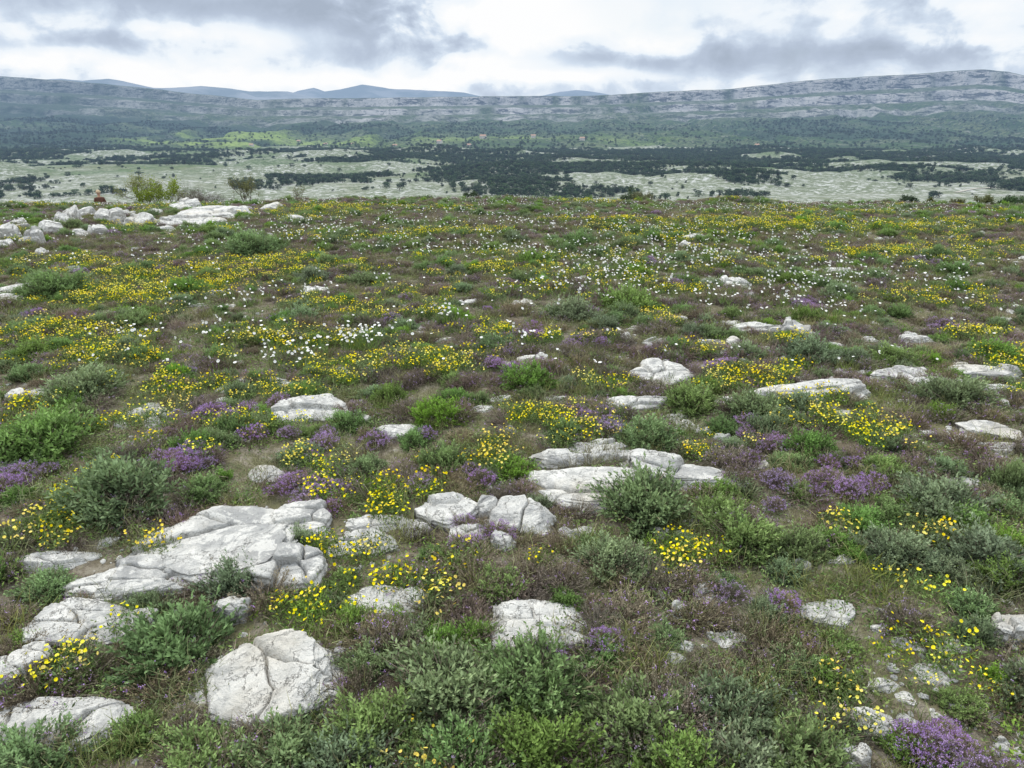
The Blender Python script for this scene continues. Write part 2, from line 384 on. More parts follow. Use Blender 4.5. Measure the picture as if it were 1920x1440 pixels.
# ================================================================== GROUND
M_ground=ground_mat()
nr,nc=560,460
rad=np.concatenate([1.2*(500/1.2)**np.linspace(0,1,330,endpoint=False),np.linspace(500,2000,190,endpoint=False),2000*10**np.linspace(0,1,40)]); th=np.linspace(-math.radians(78),math.radians(78),nc)
RR,TT=np.meshgrid(rad,th,indexing='ij'); GX=RR*np.sin(TT); GY=RR*np.cos(TT)-2.2
gx,gy=GX.ravel(),GY.ravel()
V=np.stack([gx,gy,H(gx,gy)],1)
kn=sstep(fbm(gx/170,gy/150,0,4,31),.06,.20)*sstep(gy,520,640)
finish(bpy.data.objects.new('ground',grid_mesh('ground',V,nr,nc,M_ground,{'knoll':kn})),'stony limestone plateau ground dropping to a karst plain','ground','structure')

# hillside with cliffs
def qv(v):
    s=(np.asarray(v,float)-720)/F; return -(SP+CP*s)/(CP-SP*s)
def au(u,v=180.):
    s=(v-720)/F; return (np.asarray(u,float)-960)/F/(CP-SP*s)
sky_u=[-500,-200,0,100,200,300,400,480,560,700,800,900,1000,1100,1180,1260,1350,1420,1480,1560,1640,1700,1760,1830,1880,1920,2000,2300,2600]
sky_v=[133,137,142,149,157,168,179,187,185,183,182,181,180,180,176,171,168,161,154,147,142,139,134,130,134,144,149,165,170]
nA,nT=1300,400
A=np.linspace(-1.15,1.15,nA); T=np.concatenate([np.linspace(0,.5,110,endpoint=False),np.linspace(.5,1.0,260,endpoint=False),np.linspace(1.0,1.35,30)])
TT,AA=np.meshgrid(T,A,indexing='ij')
Yb=1650.; Yt=3900-350*AA+200*vn(AA*4,0,0,41)+150*fbm(AA*16,0,0,4,42)
Y=Yb+(Yt-Yb)*TT; X=AA*Y
qs=np.interp(A,au(np.array(sky_u)),qv(np.array(sky_v)))[None,:]+.0007*fbm(AA*40,0,0,4,43)
Zt=EYE+qs*Yt; Z0=ZPL-4
tn=np.clip(TT+.06*fbm(X/420,Y/1500,0,4,44)*sstep(TT,.1,.4)*(1-sstep(TT,.93,1.)),0,1)
s2=np.clip((tn-.58)/.42,0,1); n_l=3; fl=np.floor(s2*n_l*.9999); fr=s2*n_l-fl
ra,rb=.68,.84
hv=np.array([.20,.32,.48]); cum=np.concatenate([[0],np.cumsum(hv)]); fi=fl.astype(int)
ter=cum[fi]+hv[fi]*(.22*fr+.78*sstep(fr,ra,rb))
prof=.36*np.clip(tn,0,1)**1.1+.64*(.14*sstep(tn,.3,.7)+.86*ter)
Z=Z0+(Zt-Z0)*prof
gul=1-np.abs(fbm(X/190+.3*vn(X/90,Y/90,0,52),Y/1400,0,3,51))*2
Z=Z+(13*fbm(X/300,Y/420,0,5,45)+8*fbm(X/60,Y/90,0,3,46)+28*(gul-.6))*np.sin(np.pi*np.clip(TT,0,1))**.7*(1-.8*sstep(TT,.66,.85))
Z=np.where(TT>1,Z-(TT-1)*110,Z)
brk=fbm(X/120,Y/1200,0,4,47,.65)
cliff=sstep(fr,ra-.03,ra+.02)*(1-sstep(fr,rb-.02,rb+.03))*(s2>0.02)
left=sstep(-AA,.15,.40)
cliff=np.clip(cliff*(.85+1.7*brk+.35*sstep(AA,.1,.4))*np.array([.5,.9,1.3])[fi],0,1)*(1-.45*left)
strata=np.clip(sstep(tn,.62,.82)*(.5+1.2*fbm(X/180,Y/260,0,4,53)),0,1)*(1-.5*left)
forest_cloudshade=np.clip(.8*sstep(fbm(X/330,Y/210,0,4,48),-.10,.2)*(1-sstep(TT,.38,.75))*(.75+.25*sstep(AA,.2,.5))+.95*sstep(-AA,.12,.42)*sstep(fbm(X/300,Y/260,0,4,49)+.30,-.1,.35)*(1-.4*sstep(TT,.6,.85)),0,1)  # woods, plus cloud shade on the left slopes painted as darker colour
sunlit_mead=np.exp(-((AA+.40)/.10)**2-((TT-.25)/.16)**2)*1.9+np.exp(-((AA+.22)/.14)**2-((TT-.2)/.13)**2)*.7+np.exp(-((AA-.05)/.16)**2-((TT-.22)/.14)**2)*.55  # valley meadow, with the sunlight on it painted in as brighter green
sunlit_mead=np.clip(sunlit_mead*(.6+1.3*fbm(X/150,Y/110,0,4,50)),0,1); forest_cloudshade=np.clip(forest_cloudshade-1.1*sunlit_mead,0,1)
V=np.stack([X.ravel(),Y.ravel(),Z.ravel()],1)
finish(bpy.data.objects.new('hillside',grid_mesh('hillside',V,len(T),nA,hill_mat(),{'cliff':cliff,'forest_cloudshade':forest_cloudshade,'sunlit_meadow':sunlit_mead,'strata':strata})),'long wooded hillside with pale banded limestone cliffs','hillside','structure')

M_mt=mount_mat()
def mountain(us,vs,Yc,seed,label):
    n=400; a=np.linspace(float(au(us[0])),float(au(us[-1])),n); q=np.interp(a,au(np.array(us)),qv(np.array(vs)))+.0006*fbm(a*45,0,0,4,seed)
    rows=np.linspace(0,1,40); RRr,AAa=np.meshgrid(rows,a,indexing='ij')
    Ym=Yc-3000*(1-RRr); top=EYE+q[None,:]*Yc; Zm=-200+(top+200)*(RRr**.8)+120*fbm(AAa*30,RRr*5,0,4,seed+3)*np.sin(np.pi*RRr)
    V=np.stack([(AAa*Ym).ravel(),Ym.ravel(),Zm.ravel()],1)
    finish(bpy.data.objects.new('mountain',grid_mesh('mountain',V,40,n,M_mt)),label,'mountain','structure')
mountain([20,80,120,160,210,240,290,330,380,430,470,540,570,620],[160,149,147,151,148,153,165,164,161,166,171,171,178,190],11000,61,'hazy blue mountain range behind the cliffs')
mountain([520,560,590,610,640,660,680,700,730,780,830,870,900,930],[185,170,165,171,167,163,159,161,166,169,171,173,180,190],14000,62,'pale blue rounded mountain far beyond the cliffs')
mountain([980,1020,1050,1080,1110,1150,1200],[188,179,172,169,172,179,188],15000,63,'small hazy blue summit far beyond the cliffs')

# ================================================================== ROCKS
rocks=[]
def add_rock(u,v,w,h,label,cat='rock',name='limestone_rock',rot=None,lev=None,rough=1.,seed=None,cap=None):
    x,y,pp,sa=pixel_site(u,v+.22*h); ca=math.sqrt(1-sa*sa); W=w*pp; Hp=h*pp
    d=.8*W; hz=(Hp-d*sa)/ca
    mn=.13*W
    if hz<mn: hz=mn; d=max(.3*W,(Hp-hz*ca)/sa)
    cap=cap or (.42 if w<100 and v>1000 else .33)
    if hz>cap*W: hz=cap*W
    if h>w: hz=.5*W
    sd=seed if seed is not None else len(rocks)+11
    r=np.random.default_rng(sd)
    lv=lev or (7 if w>190 and v>800 else 6 if w>60 and v>600 else 5 if w*1.>34 else 4)
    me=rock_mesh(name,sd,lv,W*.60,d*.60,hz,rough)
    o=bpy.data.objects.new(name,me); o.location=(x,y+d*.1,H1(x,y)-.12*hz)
    o.rotation_euler=(0,0,rot if rot is not None else r.uniform(-.25,.25))
    finish(o,label,cat,None,'limestone rocks on the plateau'); rocks.append((x,y+d*.1,W*.50,d*.50)); return o
SR="small limestone rock between low plants"
L=[
(400,1000,290,160,"large tilted pale limestone outcrop with flaking top"),(565,960,120,80,"cracked limestone block joined to the large outcrop"),(545,1055,150,115,"lower limestone block with broken stepped edge"),
(235,1080,220,84,"low grey limestone ledge beside the outcrop"),(105,1048,150,50,"thin limestone slab sunk in dark scrub"),(160,1165,210,90,"rounded weathered limestone boulder beside green shrub"),(25,1245,120,110,"pale limestone boulder beside yellow flowers"),
(105,1345,250,120,"broad flat limestone rock among green shrubs"),(490,1265,265,180,"large bright limestone boulder with lichen stains"),(437,1130,64,90,"upright wedge of limestone beside the outcrop"),
(665,1012,105,55,"limestone chunk in front of yellow flowers"),(715,968,140,44,"low cracked limestone slab"),
(835,950,115,70,"jointed limestone block in a broken outcrop"),(912,940,56,70,"narrow upright limestone block in a broken outcrop"),(980,962,108,80,"rough limestone block in a broken outcrop"),(945,1005,48,66,"standing limestone splinter of an outcrop"),(880,992,60,50,"small limestone block at the outcrop foot"),(780,985,50,34,"small limestone block at the outcrop foot"),
(1095,905,215,90,"layered limestone slab with dark seam"),(1280,872,240,75,"long pale limestone slab with sharp front edge"),(1065,858,150,30,"thin limestone plate behind a larger slab"),(1180,850,130,28,"thin limestone plate beside a long slab"),(1110,948,56,30,"limestone block at the slab foot"),
(730,1125,150,60,"pitted limestone slab among thyme"),(1020,1155,170,100,"triangular limestone rock sloping to the ground"),
(1330,1105,66,46,"small pale limestone block on soil"),(1275,1140,36,42,"small pale limestone block on soil"),(1370,1187,66,30,"flat limestone fragment on bare soil"),(1250,1105,36,26,"limestone fragment lying on soil"),
(1555,1140,92,56,"rounded white limestone block among dry thyme"),(1500,1055,36,30,SR),(1590,1048,50,20,"small flat limestone fragment on soil"),
(1905,1185,84,74,"pale limestone block at the edge of bare soil"),(1745,1258,64,36,"white limestone fragment on bare soil"),(1660,1275,50,26,"white limestone fragment on bare soil"),(1790,1212,80,32,"flat limestone fragment on bare soil"),(1700,1300,34,20,SR),
(1645,1345,76,64,"pale limestone rock beside yellow flowers"),(1600,1405,60,66,"pale limestone rock among dry grass"),(1885,1385,30,50,"sharp white limestone chip on dark soil"),(1870,1340,36,20,"small white limestone chip on dark soil"),
(575,760,168,58,"rounded limestone boulder with dark streaks"),(755,800,115,36,"low limestone slab under purple thyme"),(500,880,66,32,"limestone block beside yellow flowers"),
(1240,690,138,48,"layered limestone rock rising from scrub"),(1005,680,52,30,SR),(1185,748,125,32,"low flat limestone slab in scrub"),
(1690,705,120,20,"thin limestone slab in scrub"),(1760,718,120,24,"thin limestone slab in scrub"),(1850,702,120,24,"thin limestone slab in scrub"),(1875,728,80,20,"thin limestone slab in scrub"),
(1502,624,62,36,"blocky limestone rock in scrub"),(1425,618,120,20,"low limestone ledge in scrub"),(1375,605,40,14,SR),
(1855,808,100,36,"broken limestone block on rubble"),(1870,842,80,28,"broken limestone block on rubble"),(1815,830,50,22,"limestone fragment on rubble"),(1810,905,66,24,"limestone fragment lying on soil"),
(590,538,62,22,"pale limestone rock among yellow flowers"),(980,575,48,16,SR),(765,620,72,18,"low limestone rock in scrub"),(1380,525,52,22,"limestone rock among white flowers"),(1303,445,36,24,"limestone rock among low shrubs"),(1288,458,30,14,SR),(1585,505,62,14,"low limestone rock in scrub"),(1712,632,62,18,"low limestone rock in scrub"),(1090,525,20,16,SR),
(950,806,32,20,SR),(1362,820,54,28,SR),(1290,790,52,16,"thin limestone fragment in scrub"),(1125,832,130,26,"long low limestone ledge in scrub"),(1360,748,40,18,SR),
(30,545,66,20,"low limestone rock in scrub"),(15,562,56,22,"low limestone rock in scrub"),(140,510,40,14,SR),(205,500,30,12,SR),
(60,745,100,16,"low limestone ledge in scrub"),(285,765,60,18,"limestone rubble block in scrub"),(540,718,50,14,SR),(200,1020,40,24,SR),(600,645,30,10,SR),
(690,860,30,14,SR),(1240,985,40,26,SR),(1065,1000,34,30,SR),(1095,990,50,18,"flat limestone fragment in scrub"),(1180,1285,50,26,SR),(1280,1205,50,22,SR),
(1580,780,30,12,SR),(1740,815,30,12,SR),(860,745,24,12,SR),(935,748,36,12,SR),(1660,1180,50,20,SR),(430,725,50,16,SR),(900,770,50,14,SR),(830,640,50,10,SR),(1230,640,60,14,SR),(1270,600,40,10,SR),(1610,640,40,12,SR),(420,550,60,10,SR),(370,570,40,8,SR),(740,530,36,8,SR),(520,710,60,12,SR),
(640,700,40,12,SR),(1040,745,40,10,SR),(1450,650,40,12,SR),(1560,650,50,12,SR),(1640,690,50,14,SR),(1330,640,50,10,SR),(1200,620,40,10,SR),(1420,870,50,16,SR),(1260,770,40,12,SR),
]
for u,v,w,h,l in L: add_rock(u,v,w,h,l)
add_rock(1525,738,210,50,"long bright limestone slab with straight front edge",rot=.05,rough=.55,seed=77,cap=.16)
for u,v,w,h in [(400,402,116,28),(330,416,120,20),(345,388,60,22),(375,418,60,22),(508,390,42,17),(555,414,42,14),(212,412,48,34),(258,418,50,28),(128,412,54,32),(100,432,42,28),(182,433,36,20),(60,456,44,38),(14,440,42,30),(8,464,40,20),(290,398,30,16),(235,396,34,16),(300,430,36,12),(150,438,30,12),(385,434,30,10),(160,402,32,18),(460,390,28,12),(30,418,30,13),(620,392,18,6),(700,389,12,4),(80,480,24,12),(40,430,26,14)]:
    add_rock(u,v,w,h,"boulder in a heap of pale limestone rocks",'boulder','limestone_boulder',rough=.7,cap=.62)

def blocked(x,y,k=.85):
    x=np.asarray(x);y=np.asarray(y); b=np.zeros(len(x),bool)
    for rx,ry,a,c in rocks: b|=((x-rx)/(a*k))**2+((y-ry)/(c*k))**2<1
    return b
def rand_area(n,y0,y1,seed,pw=1.0,side=.86):
    r=np.random.default_rng(seed); y=(y0**(pw+1)+(y1**(pw+1)-y0**(pw+1))*r.random(n))**(1/(pw+1)); x=(r.random(n)*2-1)*(y*side+.6); return x,y
def patches(lst,seed,k=1.):
    r=np.random.default_rng(seed); ox=[];oy=[]
    for u,v,w,h,n in lst:
        X,Yy,pp,sa=pixel_site(u,v+.15*h); a=w*pp*.5; b=min(h*pp*.5/sa,a*1.8); n=max(1,int(n*k))
        ox+=list(X+a*.65*r.normal(size=n)); oy+=list(Yy+b*.65*r.normal(size=n))
    return np.array(ox),np.array(oy)
small=[rock_mesh('limestone_rock',500+i,3,.5,.38,.20,1.1) for i in range(10)]
x,y=rand_area(4000,1.2,17,91,.3)
keep=(fbm(x*1.1,y*1.1,0,3,92)+.25*sstep(x/y,.1,.5)*sstep(y,2.2,3.2))>.12
x,y=x[keep],y[keep]; n0=len(x)
xr,yr=patches([(1340,1150,160,110,16),(1720,1250,260,160,30),(1850,1380,160,120,16),(1850,830,140,70,30),(1770,900,120,60,10),(820,985,420,60,26),(1250,780,300,60,24),(1500,650,260,60,24),(1750,730,280,60,30),(270,775,160,40,24),(620,1060,160,60,10),(1200,640,200,40,20),(60,760,140,40,16),(1250,1230,160,80,8)],94)
x=np.concatenate([x,xr]);y=np.concatenate([y,yr])
r=np.random.default_rng(93); sizes=(.02+.10*r.random(len(x))**2.6)*(.6+.4*sstep(y,2.2,4.))
zz=H(x,y)
def euler(n,seed,tilt=.1):
    r=np.random.default_rng(seed); return np.stack([r.normal(size=n)*tilt,r.normal(size=n)*tilt,r.random(n)*6.283],1)

def gn_scatter(name,P,R,S,srcs,label,cat,seed=1):
    me=bpy.data.meshes.new(name); n=len(P)
    me.vertices.add(n); me.vertices.foreach_set('co',P.astype(np.float32).ravel())
    a=me.attributes.new('rot','FLOAT_VECTOR','POINT'); a.data.foreach_set('vector',R.astype(np.float32).ravel())
    a=me.attributes.new('scl','FLOAT_VECTOR','POINT'); a.data.foreach_set('vector',S.astype(np.float32).ravel())
    a=me.attributes.new('pick','INT','POINT'); a.data.foreach_set('value',np.random.default_rng(seed).integers(0,len(srcs),n).astype(np.int32))
    o=bpy.data.objects.new(name,me); finish(o,label,cat,'stuff')
    ng=bpy.data.node_groups.new(name+'_scatter','GeometryNodeTree')
    ng.interface.new_socket('Geometry',in_out='INPUT',socket_type='NodeSocketGeometry'); ng.interface.new_socket('Geometry',in_out='OUTPUT',socket_type='NodeSocketGeometry')
    N=ng.nodes;Lk=ng.links; gi=N.new('NodeGroupInput');go=N.new('NodeGroupOutput'); jn=N.new('GeometryNodeJoinGeometry'); ip=N.new('GeometryNodeInstanceOnPoints')
    for s in srcs:
        oi=N.new('GeometryNodeObjectInfo'); oi.transform_space='ORIGINAL'; oi.inputs['Object'].default_value=s; oi.inputs['As Instance'].default_value=True; Lk.new(oi.outputs['Geometry'],jn.inputs[0])
    def na(nm,t):
        k=N.new('GeometryNodeInputNamedAttribute'); k.data_type=t; k.inputs['Name'].default_value=nm; return k.outputs['Attribute']
    er=N.new('FunctionNodeEulerToRotation'); Lk.new(na('rot','FLOAT_VECTOR'),er.inputs[0])
    Lk.new(gi.outputs[0],ip.inputs['Points']); Lk.new(jn.outputs[0],ip.inputs['Instance']); ip.inputs['Pick Instance'].default_value=True
    Lk.new(na('pick','INT'),ip.inputs['Instance Index']); Lk.new(er.outputs[0],ip.inputs['Rotation']); Lk.new(na('scl','FLOAT_VECTOR'),ip.inputs['Scale']); Lk.new(ip.outputs[0],go.inputs[0])
    m=o.modifiers.new('scatter','NODES'); m.node_group=ng; return o
def populate(name,meshes,P,R,S,label,cat,group,stuffname,stufflabel,nmax=300,seed=1):
    first=[None]*len(meshes); r=np.random.default_rng(seed); n=min(nmax,len(P))
    for i in range(n):
        k=i if i<len(meshes) else int(r.integers(0,len(meshes)))
        if first[k] is None: o=bpy.data.objects.new(name,meshes[k]); first[k]=o
        else: o=first[k].copy()
        o.location=P[i]; o.rotation_euler=R[i]; o.scale=S[i]
        o['label']=label; o['category']=cat; o['group']=group
        COL.objects.link(o)
    if len(P)>n: gn_scatter(stuffname,P[n:],R[n:],S[n:],[f for f in first if f],stufflabel,cat,seed)
    return first
def col3(s): return np.stack([s,s,s],1)
def inview(P,m=1.06):
    den=(P[:,1]*CP-(P[:,2]-EYE)*SP); t=P[:,0]/den; s=-(P[:,1]*SP+(P[:,2]-EYE)*CP)/den
    return (np.abs(t)<.75*m)&(s<.5625*m)
def order2(P,S):
    return np.argsort(np.where(inview(P),0,1000)+P[:,1]/np.maximum(S[:,0],.2)**.5)

P=np.stack([x,y,zz+.003],1); S=col3(sizes*1.3); w=np.argsort(-(sizes/y)*inview(P)); P,S=P[w],S[w]
stones=populate('limestone_rock',small,P,euler(len(P),94,.15),S,'small pale limestone stone lying on the soil','rock','limestone rocks on the plateau','gravel','scattered pale limestone pebbles',150,95)
x,y=rand_area(10000,1.1,9,96,.1); keep=(fbm(x*1.3,y*1.3,0,3,97)+.3*sstep(x/y,.1,.6))>.12; x,y=x[keep],y[keep]
s=.005+.022*np.random.default_rng(98).random(len(x))**2
gn_scatter('gravel',np.stack([x,y,H(x,y)],1),euler(len(x),99,.4),col3(s*1.6),[f for f in stones if f],'fine pale limestone gravel on brown soil','gravel')

# ================================================================== PLANTS
def patch_pos(lst):
    out=[]
    for e in lst:
        u,v,w,h=e[:4]; X,Yy,pp,sa=pixel_site(u,v+.2*h); ca=math.sqrt(1-sa*sa); W=w*pp; hz=(h*pp-.8*W*sa)/ca; hz=min(max(hz,.42*W),.7*W); out.append((X,Yy,W*1.24,hz*1.08))
    return out
shr=[(330,1190,220,180),(240,925,210,130),(75,815,190,115),(840,1280,230,190),(1000,1260,210,160),(1150,1040,135,110),(1215,930,190,120),(1400,990,150,110),(1200,1340,210,170),(1360,1310,190,150),(1390,1420,210,130),(540,1400,200,150),(700,1370,200,150),(60,1425,190,110),(1500,1400,210,130),(1020,1390,220,140),(860,1420,200,120),(380,1430,180,100),(250,1370,110,100),(1280,1430,190,110),(640,1440,190,100),
(1510,660,110,62),(1405,662,80,50),(935,655,80,42),(1065,590,95,55),(1130,612,60,40),(1850,1045,170,140),(1680,1030,130,90),(1520,840,100,60),(1790,745,130,70),(820,775,100,62),(835,855,100,85),(160,725,130,80),(560,600,80,35),(110,548,110,42),(350,545,80,30),
(1210,810,120,50),(990,712,100,55),(1415,770,110,50),(1760,950,160,100),(1895,900,90,90),(480,470,100,40),(780,1180,110,80),(1300,742,110,60),(1180,572,110,40),(1330,525,50,30),(1575,548,70,32),(940,1085,110,80),(690,640,60,30),(1000,495,70,28),(1085,450,60,22),(590,515,70,26),(680,520,60,30),
(1680,670,90,50),(1860,665,90,50),(60,660,90,40),(250,600,70,30),(1640,520,60,26),(1790,505,60,26),(1270,480,50,20),(430,700,60,30),(60,1190,80,60),(270,1130,90,60),(1650,880,90,60),(1480,790,70,40),(360,835,90,40),(650,780,80,50),(1240,860,60,36),(1560,1010,90,60),(1340,905,90,50),(180,940,120,80),(1560,1250,110,70),(1890,1090,130,100),(900,1180,90,60),(1450,1130,90,60),(1130,1220,100,70),(700,1230,110,80),(1660,960,90,60),(1820,1140,90,60),(1480,1060,80,50),(640,1080,70,40),(380,920,90,50),(560,840,80,50),(1060,810,80,40),(1490,1230,120,90),(1420,1260,110,80),(1060,1120,70,50),(1700,1390,110,80),(1800,1310,90,60),(1880,1270,80,60),(1580,1200,80,50)]
hp=patch_pos(shr)
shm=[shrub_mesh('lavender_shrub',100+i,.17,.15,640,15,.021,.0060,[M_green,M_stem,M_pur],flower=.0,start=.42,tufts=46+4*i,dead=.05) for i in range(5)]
xs=[p[0] for p in hp];ys=[p[1] for p in hp];sc_=[(p[2]/.34,p[2]/.34,p[3]/.15) for p in hp]
x,y=rand_area(4700,2.1,34,101,.75); keep=(fbm(x*.6,y*.6,0,3,102)>-.24)&~blocked(x,y,1.0); x,y=x[keep],y[keep]
xb,yb=rand_area(320,1.5,6,107,.6); kb=(fbm(xb*.8,yb*.8,0,3,108)>-.25)&~blocked(xb,yb,1.05); x=np.concatenate([x,xb[kb]]);y=np.concatenate([y,yb[kb]])
r=np.random.default_rng(103); s=r.uniform(.4,1.1,len(x))*(.78+.35*sstep(y,4,10)+.4*sstep(y,17,22)*r.random(len(x)))
xs=np.array(xs+list(x));ys=np.array(ys+list(y)); S=np.concatenate([np.array(sc_),np.stack([s,s,s*r.uniform(.65,1.1,len(x))],1)])
P=np.stack([xs,ys,H(xs,ys)-.008],1); w=order2(P,S)
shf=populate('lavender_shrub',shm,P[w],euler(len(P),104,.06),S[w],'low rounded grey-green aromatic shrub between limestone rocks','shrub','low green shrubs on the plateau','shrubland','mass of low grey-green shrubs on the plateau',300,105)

dry=[shrub_mesh('dry_thyme',200+i,.13,.075,260,9,.010,.0034,[M_dry,M_stem,M_pur],flower=.10 if i%2 else .02,petal=.0035,dead=.5,start=.4,npet=6) for i in range(4)]
pur=[shrub_mesh('purple_thyme',220+i,.13,.085,260,9,.010,.0034,[M_dry,M_stem,M_pur],flower=.34+.12*(i%2),petal=.0049,dead=.3,start=.4,npet=10) for i in range(4)]
pl=[(345,862,85,50,9),(585,918,115,36,9),(30,890,90,60,9),(410,770,180,30,9),(610,822,180,50,6),(1415,825,75,50,8),(1575,890,110,90,9),(1515,566,55,22,8),(1108,782,85,30,8),(940,687,60,35,5),(780,810,50,45,4),(870,1000,100,60,4),(1110,1215,170,70,3),(1785,1405,100,80,9),(1222,488,34,12,6),(1740,490,40,14,4),(1265,520,30,12,4),(860,900,120,40,3),(1070,640,60,20,4),(1360,690,60,20,5),(1480,900,80,30,2),(1800,610,60,20,5),(980,640,50,20,3),(1420,1100,80,40,2)]
x1,y1=patches(pl,110); x2,y2=rand_area(1500,2.6,26,111,.9); keep=(fbm(x2*.5+9,y2*.5,0,3,112)>.23)&~blocked(x2,y2,.9); x2,y2=x2[keep],y2[keep]
xs=np.concatenate([x1,x2]);ys=np.concatenate([y1,y2]); bl=blocked(xs,ys,.95); r=np.random.default_rng(113); s=np.concatenate([r.uniform(.34,.60,len(x1))*(1+.05*y1),r.uniform(.3,.7,len(x2))]); xs,ys,s=xs[~bl],ys[~bl],s[~bl]
P=np.stack([xs,ys,H(xs,ys)+.02],1); w=order2(P,col3(s))
populate('purple_thyme',pur,P[w],euler(len(P),114),col3(s)[w],'cushion of thyme covered in small purple flowers','thyme plant','purple thyme cushions','purple_thyme_carpet','carpet of purple flowering thyme',240,115)

yl=[(100,975,130,100,11),(120,1235,150,110,9),(620,1110,140,90,9),(820,1075,130,90,9),(1300,1040,140,90,9),(660,890,220,100,14),(745,935,120,40,6),(920,852,100,50,10),(1085,792,150,46,20),(550,865,90,60,7),(310,722,150,40,22),(610,702,150,40,24),(770,680,180,36,28),(1370,712,100,40,15),(1440,700,110,34,18),(1530,782,150,60,18),(1640,822,120,50,14),(1670,1100,70,50,3),(1720,1235,110,80,6),(1590,1325,100,70,4),(790,1400,100,70,4),(920,510,80,16,18),(1262,540,100,20,22),(590,575,90,20,20),(640,640,120,24,20),(480,640,120,24,20),(1480,640,70,20,9),(1230,600,90,20,16),(560,740,140,26,9),(440,800,140,26,8),(1830,620,120,24,20),(1560,980,50,30,3),(300,1020,40,20,2),(1000,640,220,24,24),(1300,830,140,30,8),(700,1040,140,40,4),(1760,1010,70,50,3),(190,890,70,40,3),(340,520,300,50,150),(250,560,240,30,70),(520,500,240,30,90),(130,500,200,30,50),(1420,430,240,14,70),(850,440,260,14,50),(1660,470,200,18,40),(1160,420,240,10,30),(1700,430,240,12,30),(120,620,220,40,44),(60,770,140,30,8),(200,670,200,30,28),(1880,680,90,36,18),(1290,660,100,20,6),(1050,515,80,20,16),(860,690,120,30,10),(1160,720,120,20,8),(1000,780,100,30,8),(1750,560,200,30,26),(700,590,200,24,22)]
ym=[yellow_mesh(300+i) for i in range(6)]
x1,y1=patches(yl,120,1.2); x2,y2=rand_area(9000,2.0,27,121,1.0)
dens=fbm(x2*.5,y2*.6,0,4,122)+.16*vn(x2*2,y2*1.4,0,123)+.05*sstep(y2,5,12)-.22*sstep(y2,15,20)
keep=(dens>.17)&~blocked(x2,y2,.9); x2,y2=x2[keep],y2[keep]
bl=blocked(x1,y1,.7); x1,y1=x1[~bl],y1[~bl]
xs=np.concatenate([x1,x2]);ys=np.concatenate([y1,y2]); r=np.random.default_rng(124); s=r.uniform(.6,1.1,len(xs))*(1+.18*sstep(ys,6,12))
P=np.stack([xs,ys,H(xs,ys)+.02*np.minimum(1,ys/4)+.02*sstep(ys,7,12)],1); w=order2(P,col3(s))
populate('rockrose_plant',ym,P[w],euler(len(P),125),col3(s)[w],'low rockrose plant with bright yellow five-petalled flowers','flowering plant','yellow rockrose plants','yellow_flower_carpet','drifts of small yellow rockrose flowers',300,126)

wm=[white_mesh(330+i) for i in range(6)]
wl=[(680,655,60,24,30),(560,665,200,40,20),(420,640,240,60,20),(840,610,140,40,14),(1160,525,200,40,50),(1500,530,200,40,50),(1300,480,400,40,110),(1000,470,400,40,110),(760,470,300,30,50),(1500,450,260,24,60),(1240,440,400,20,70),(700,430,240,14,30),(1000,430,400,12,50),(460,580,180,40,16),(1560,600,160,30,16),(1700,540,220,30,26),(1380,560,240,40,34),(1040,540,200,30,28),(240,640,160,40,8),(1100,560,240,30,28),(600,450,240,16,30),(1350,400,400,10,40),(560,560,180,30,12),(1200,500,500,40,80),(1650,500,400,40,46)]
x1,y1=patches(wl,130,.95); x2,y2=rand_area(5200,4.2,26,131,1.); keep=(fbm(x2*.45,y2*.5,0,4,132,.7)+.12*sstep(x2/y2,-.3,.2)>.05)&~blocked(x2,y2); x2,y2=x2[keep],y2[keep]
xs=np.concatenate([x1,x2]);ys=np.concatenate([y1,y2]); s=np.random.default_rng(133).uniform(.7,1.1,len(xs)); P=np.stack([xs,ys,H(xs,ys)+.035],1); w=order2(P,col3(s))
populate('white_flower',wm,P[w],euler(len(P),134,.12)*np.array([1,1,.12]),col3(s)[w],'slender stems bearing white star-shaped flowers','flower','white wild flowers on the plateau','white_flower_carpet','drifts of white wild flowers',300,135)

x,y=rand_area(23000,.9,34,140,.6); b=blocked(x,y,.86); x,y=x[~b],y[~b]; r=np.random.default_rng(141)
bare=(fbm(x*.9,y*.9,0,3,97)+.45*sstep(x/y,.35,.7)*(1-sstep(y,2.,4.)))>.42; k=~bare; x,y=x[k],y[k]
def src(name,me,u,v,sc0,label,cat):
    X,Yy,pp,sa=pixel_site(u,v); o=bpy.data.objects.new(name,me); o.location=(X,Yy,H1(X,Yy)); o.scale=(sc0,)*3; return finish(o,label,cat,'stuff')
dsrc=[src('dry_thyme',m,u,v,1.,'dry brownish thyme cushion','ground cover') for m,u,v in zip(dry,(1450,700,1050,1700),(1250,1200,1100,1180))]
s=r.uniform(.5,1.2,len(x)); gn_scatter('dry_thyme_cover',np.stack([x,y,H(x,y)-.005],1),euler(len(x),142,.1),np.stack([s,s,s*r.uniform(.6,1.2,len(x))*(1+.6*sstep(y,16,22))],1),dsrc,'brown and mauve dry thyme covering the ground','ground cover',2)
gm=[grass_mesh(350+i,80,.12,.06) for i in range(4)]
gsrc=[src('grass',m,u,v,1.,'fine green and straw grass tuft','grass') for m,u,v in zip(gm,(600,1200,300,1500),(1200,1250,900,1180))]
x,y=rand_area(14000,.9,30,145,.45); b=blocked(x,y,.9); x,y=x[~b],y[~b]; s=r.uniform(.4,.95,len(x))
gn_scatter('grass_cover',np.stack([x,y,H(x,y)],1),euler(len(x),146,.1),col3(s),gsrc,'fine grass growing between shrubs and rocks','grass',3)
hm=[herb_mesh(370+i) for i in range(3)]
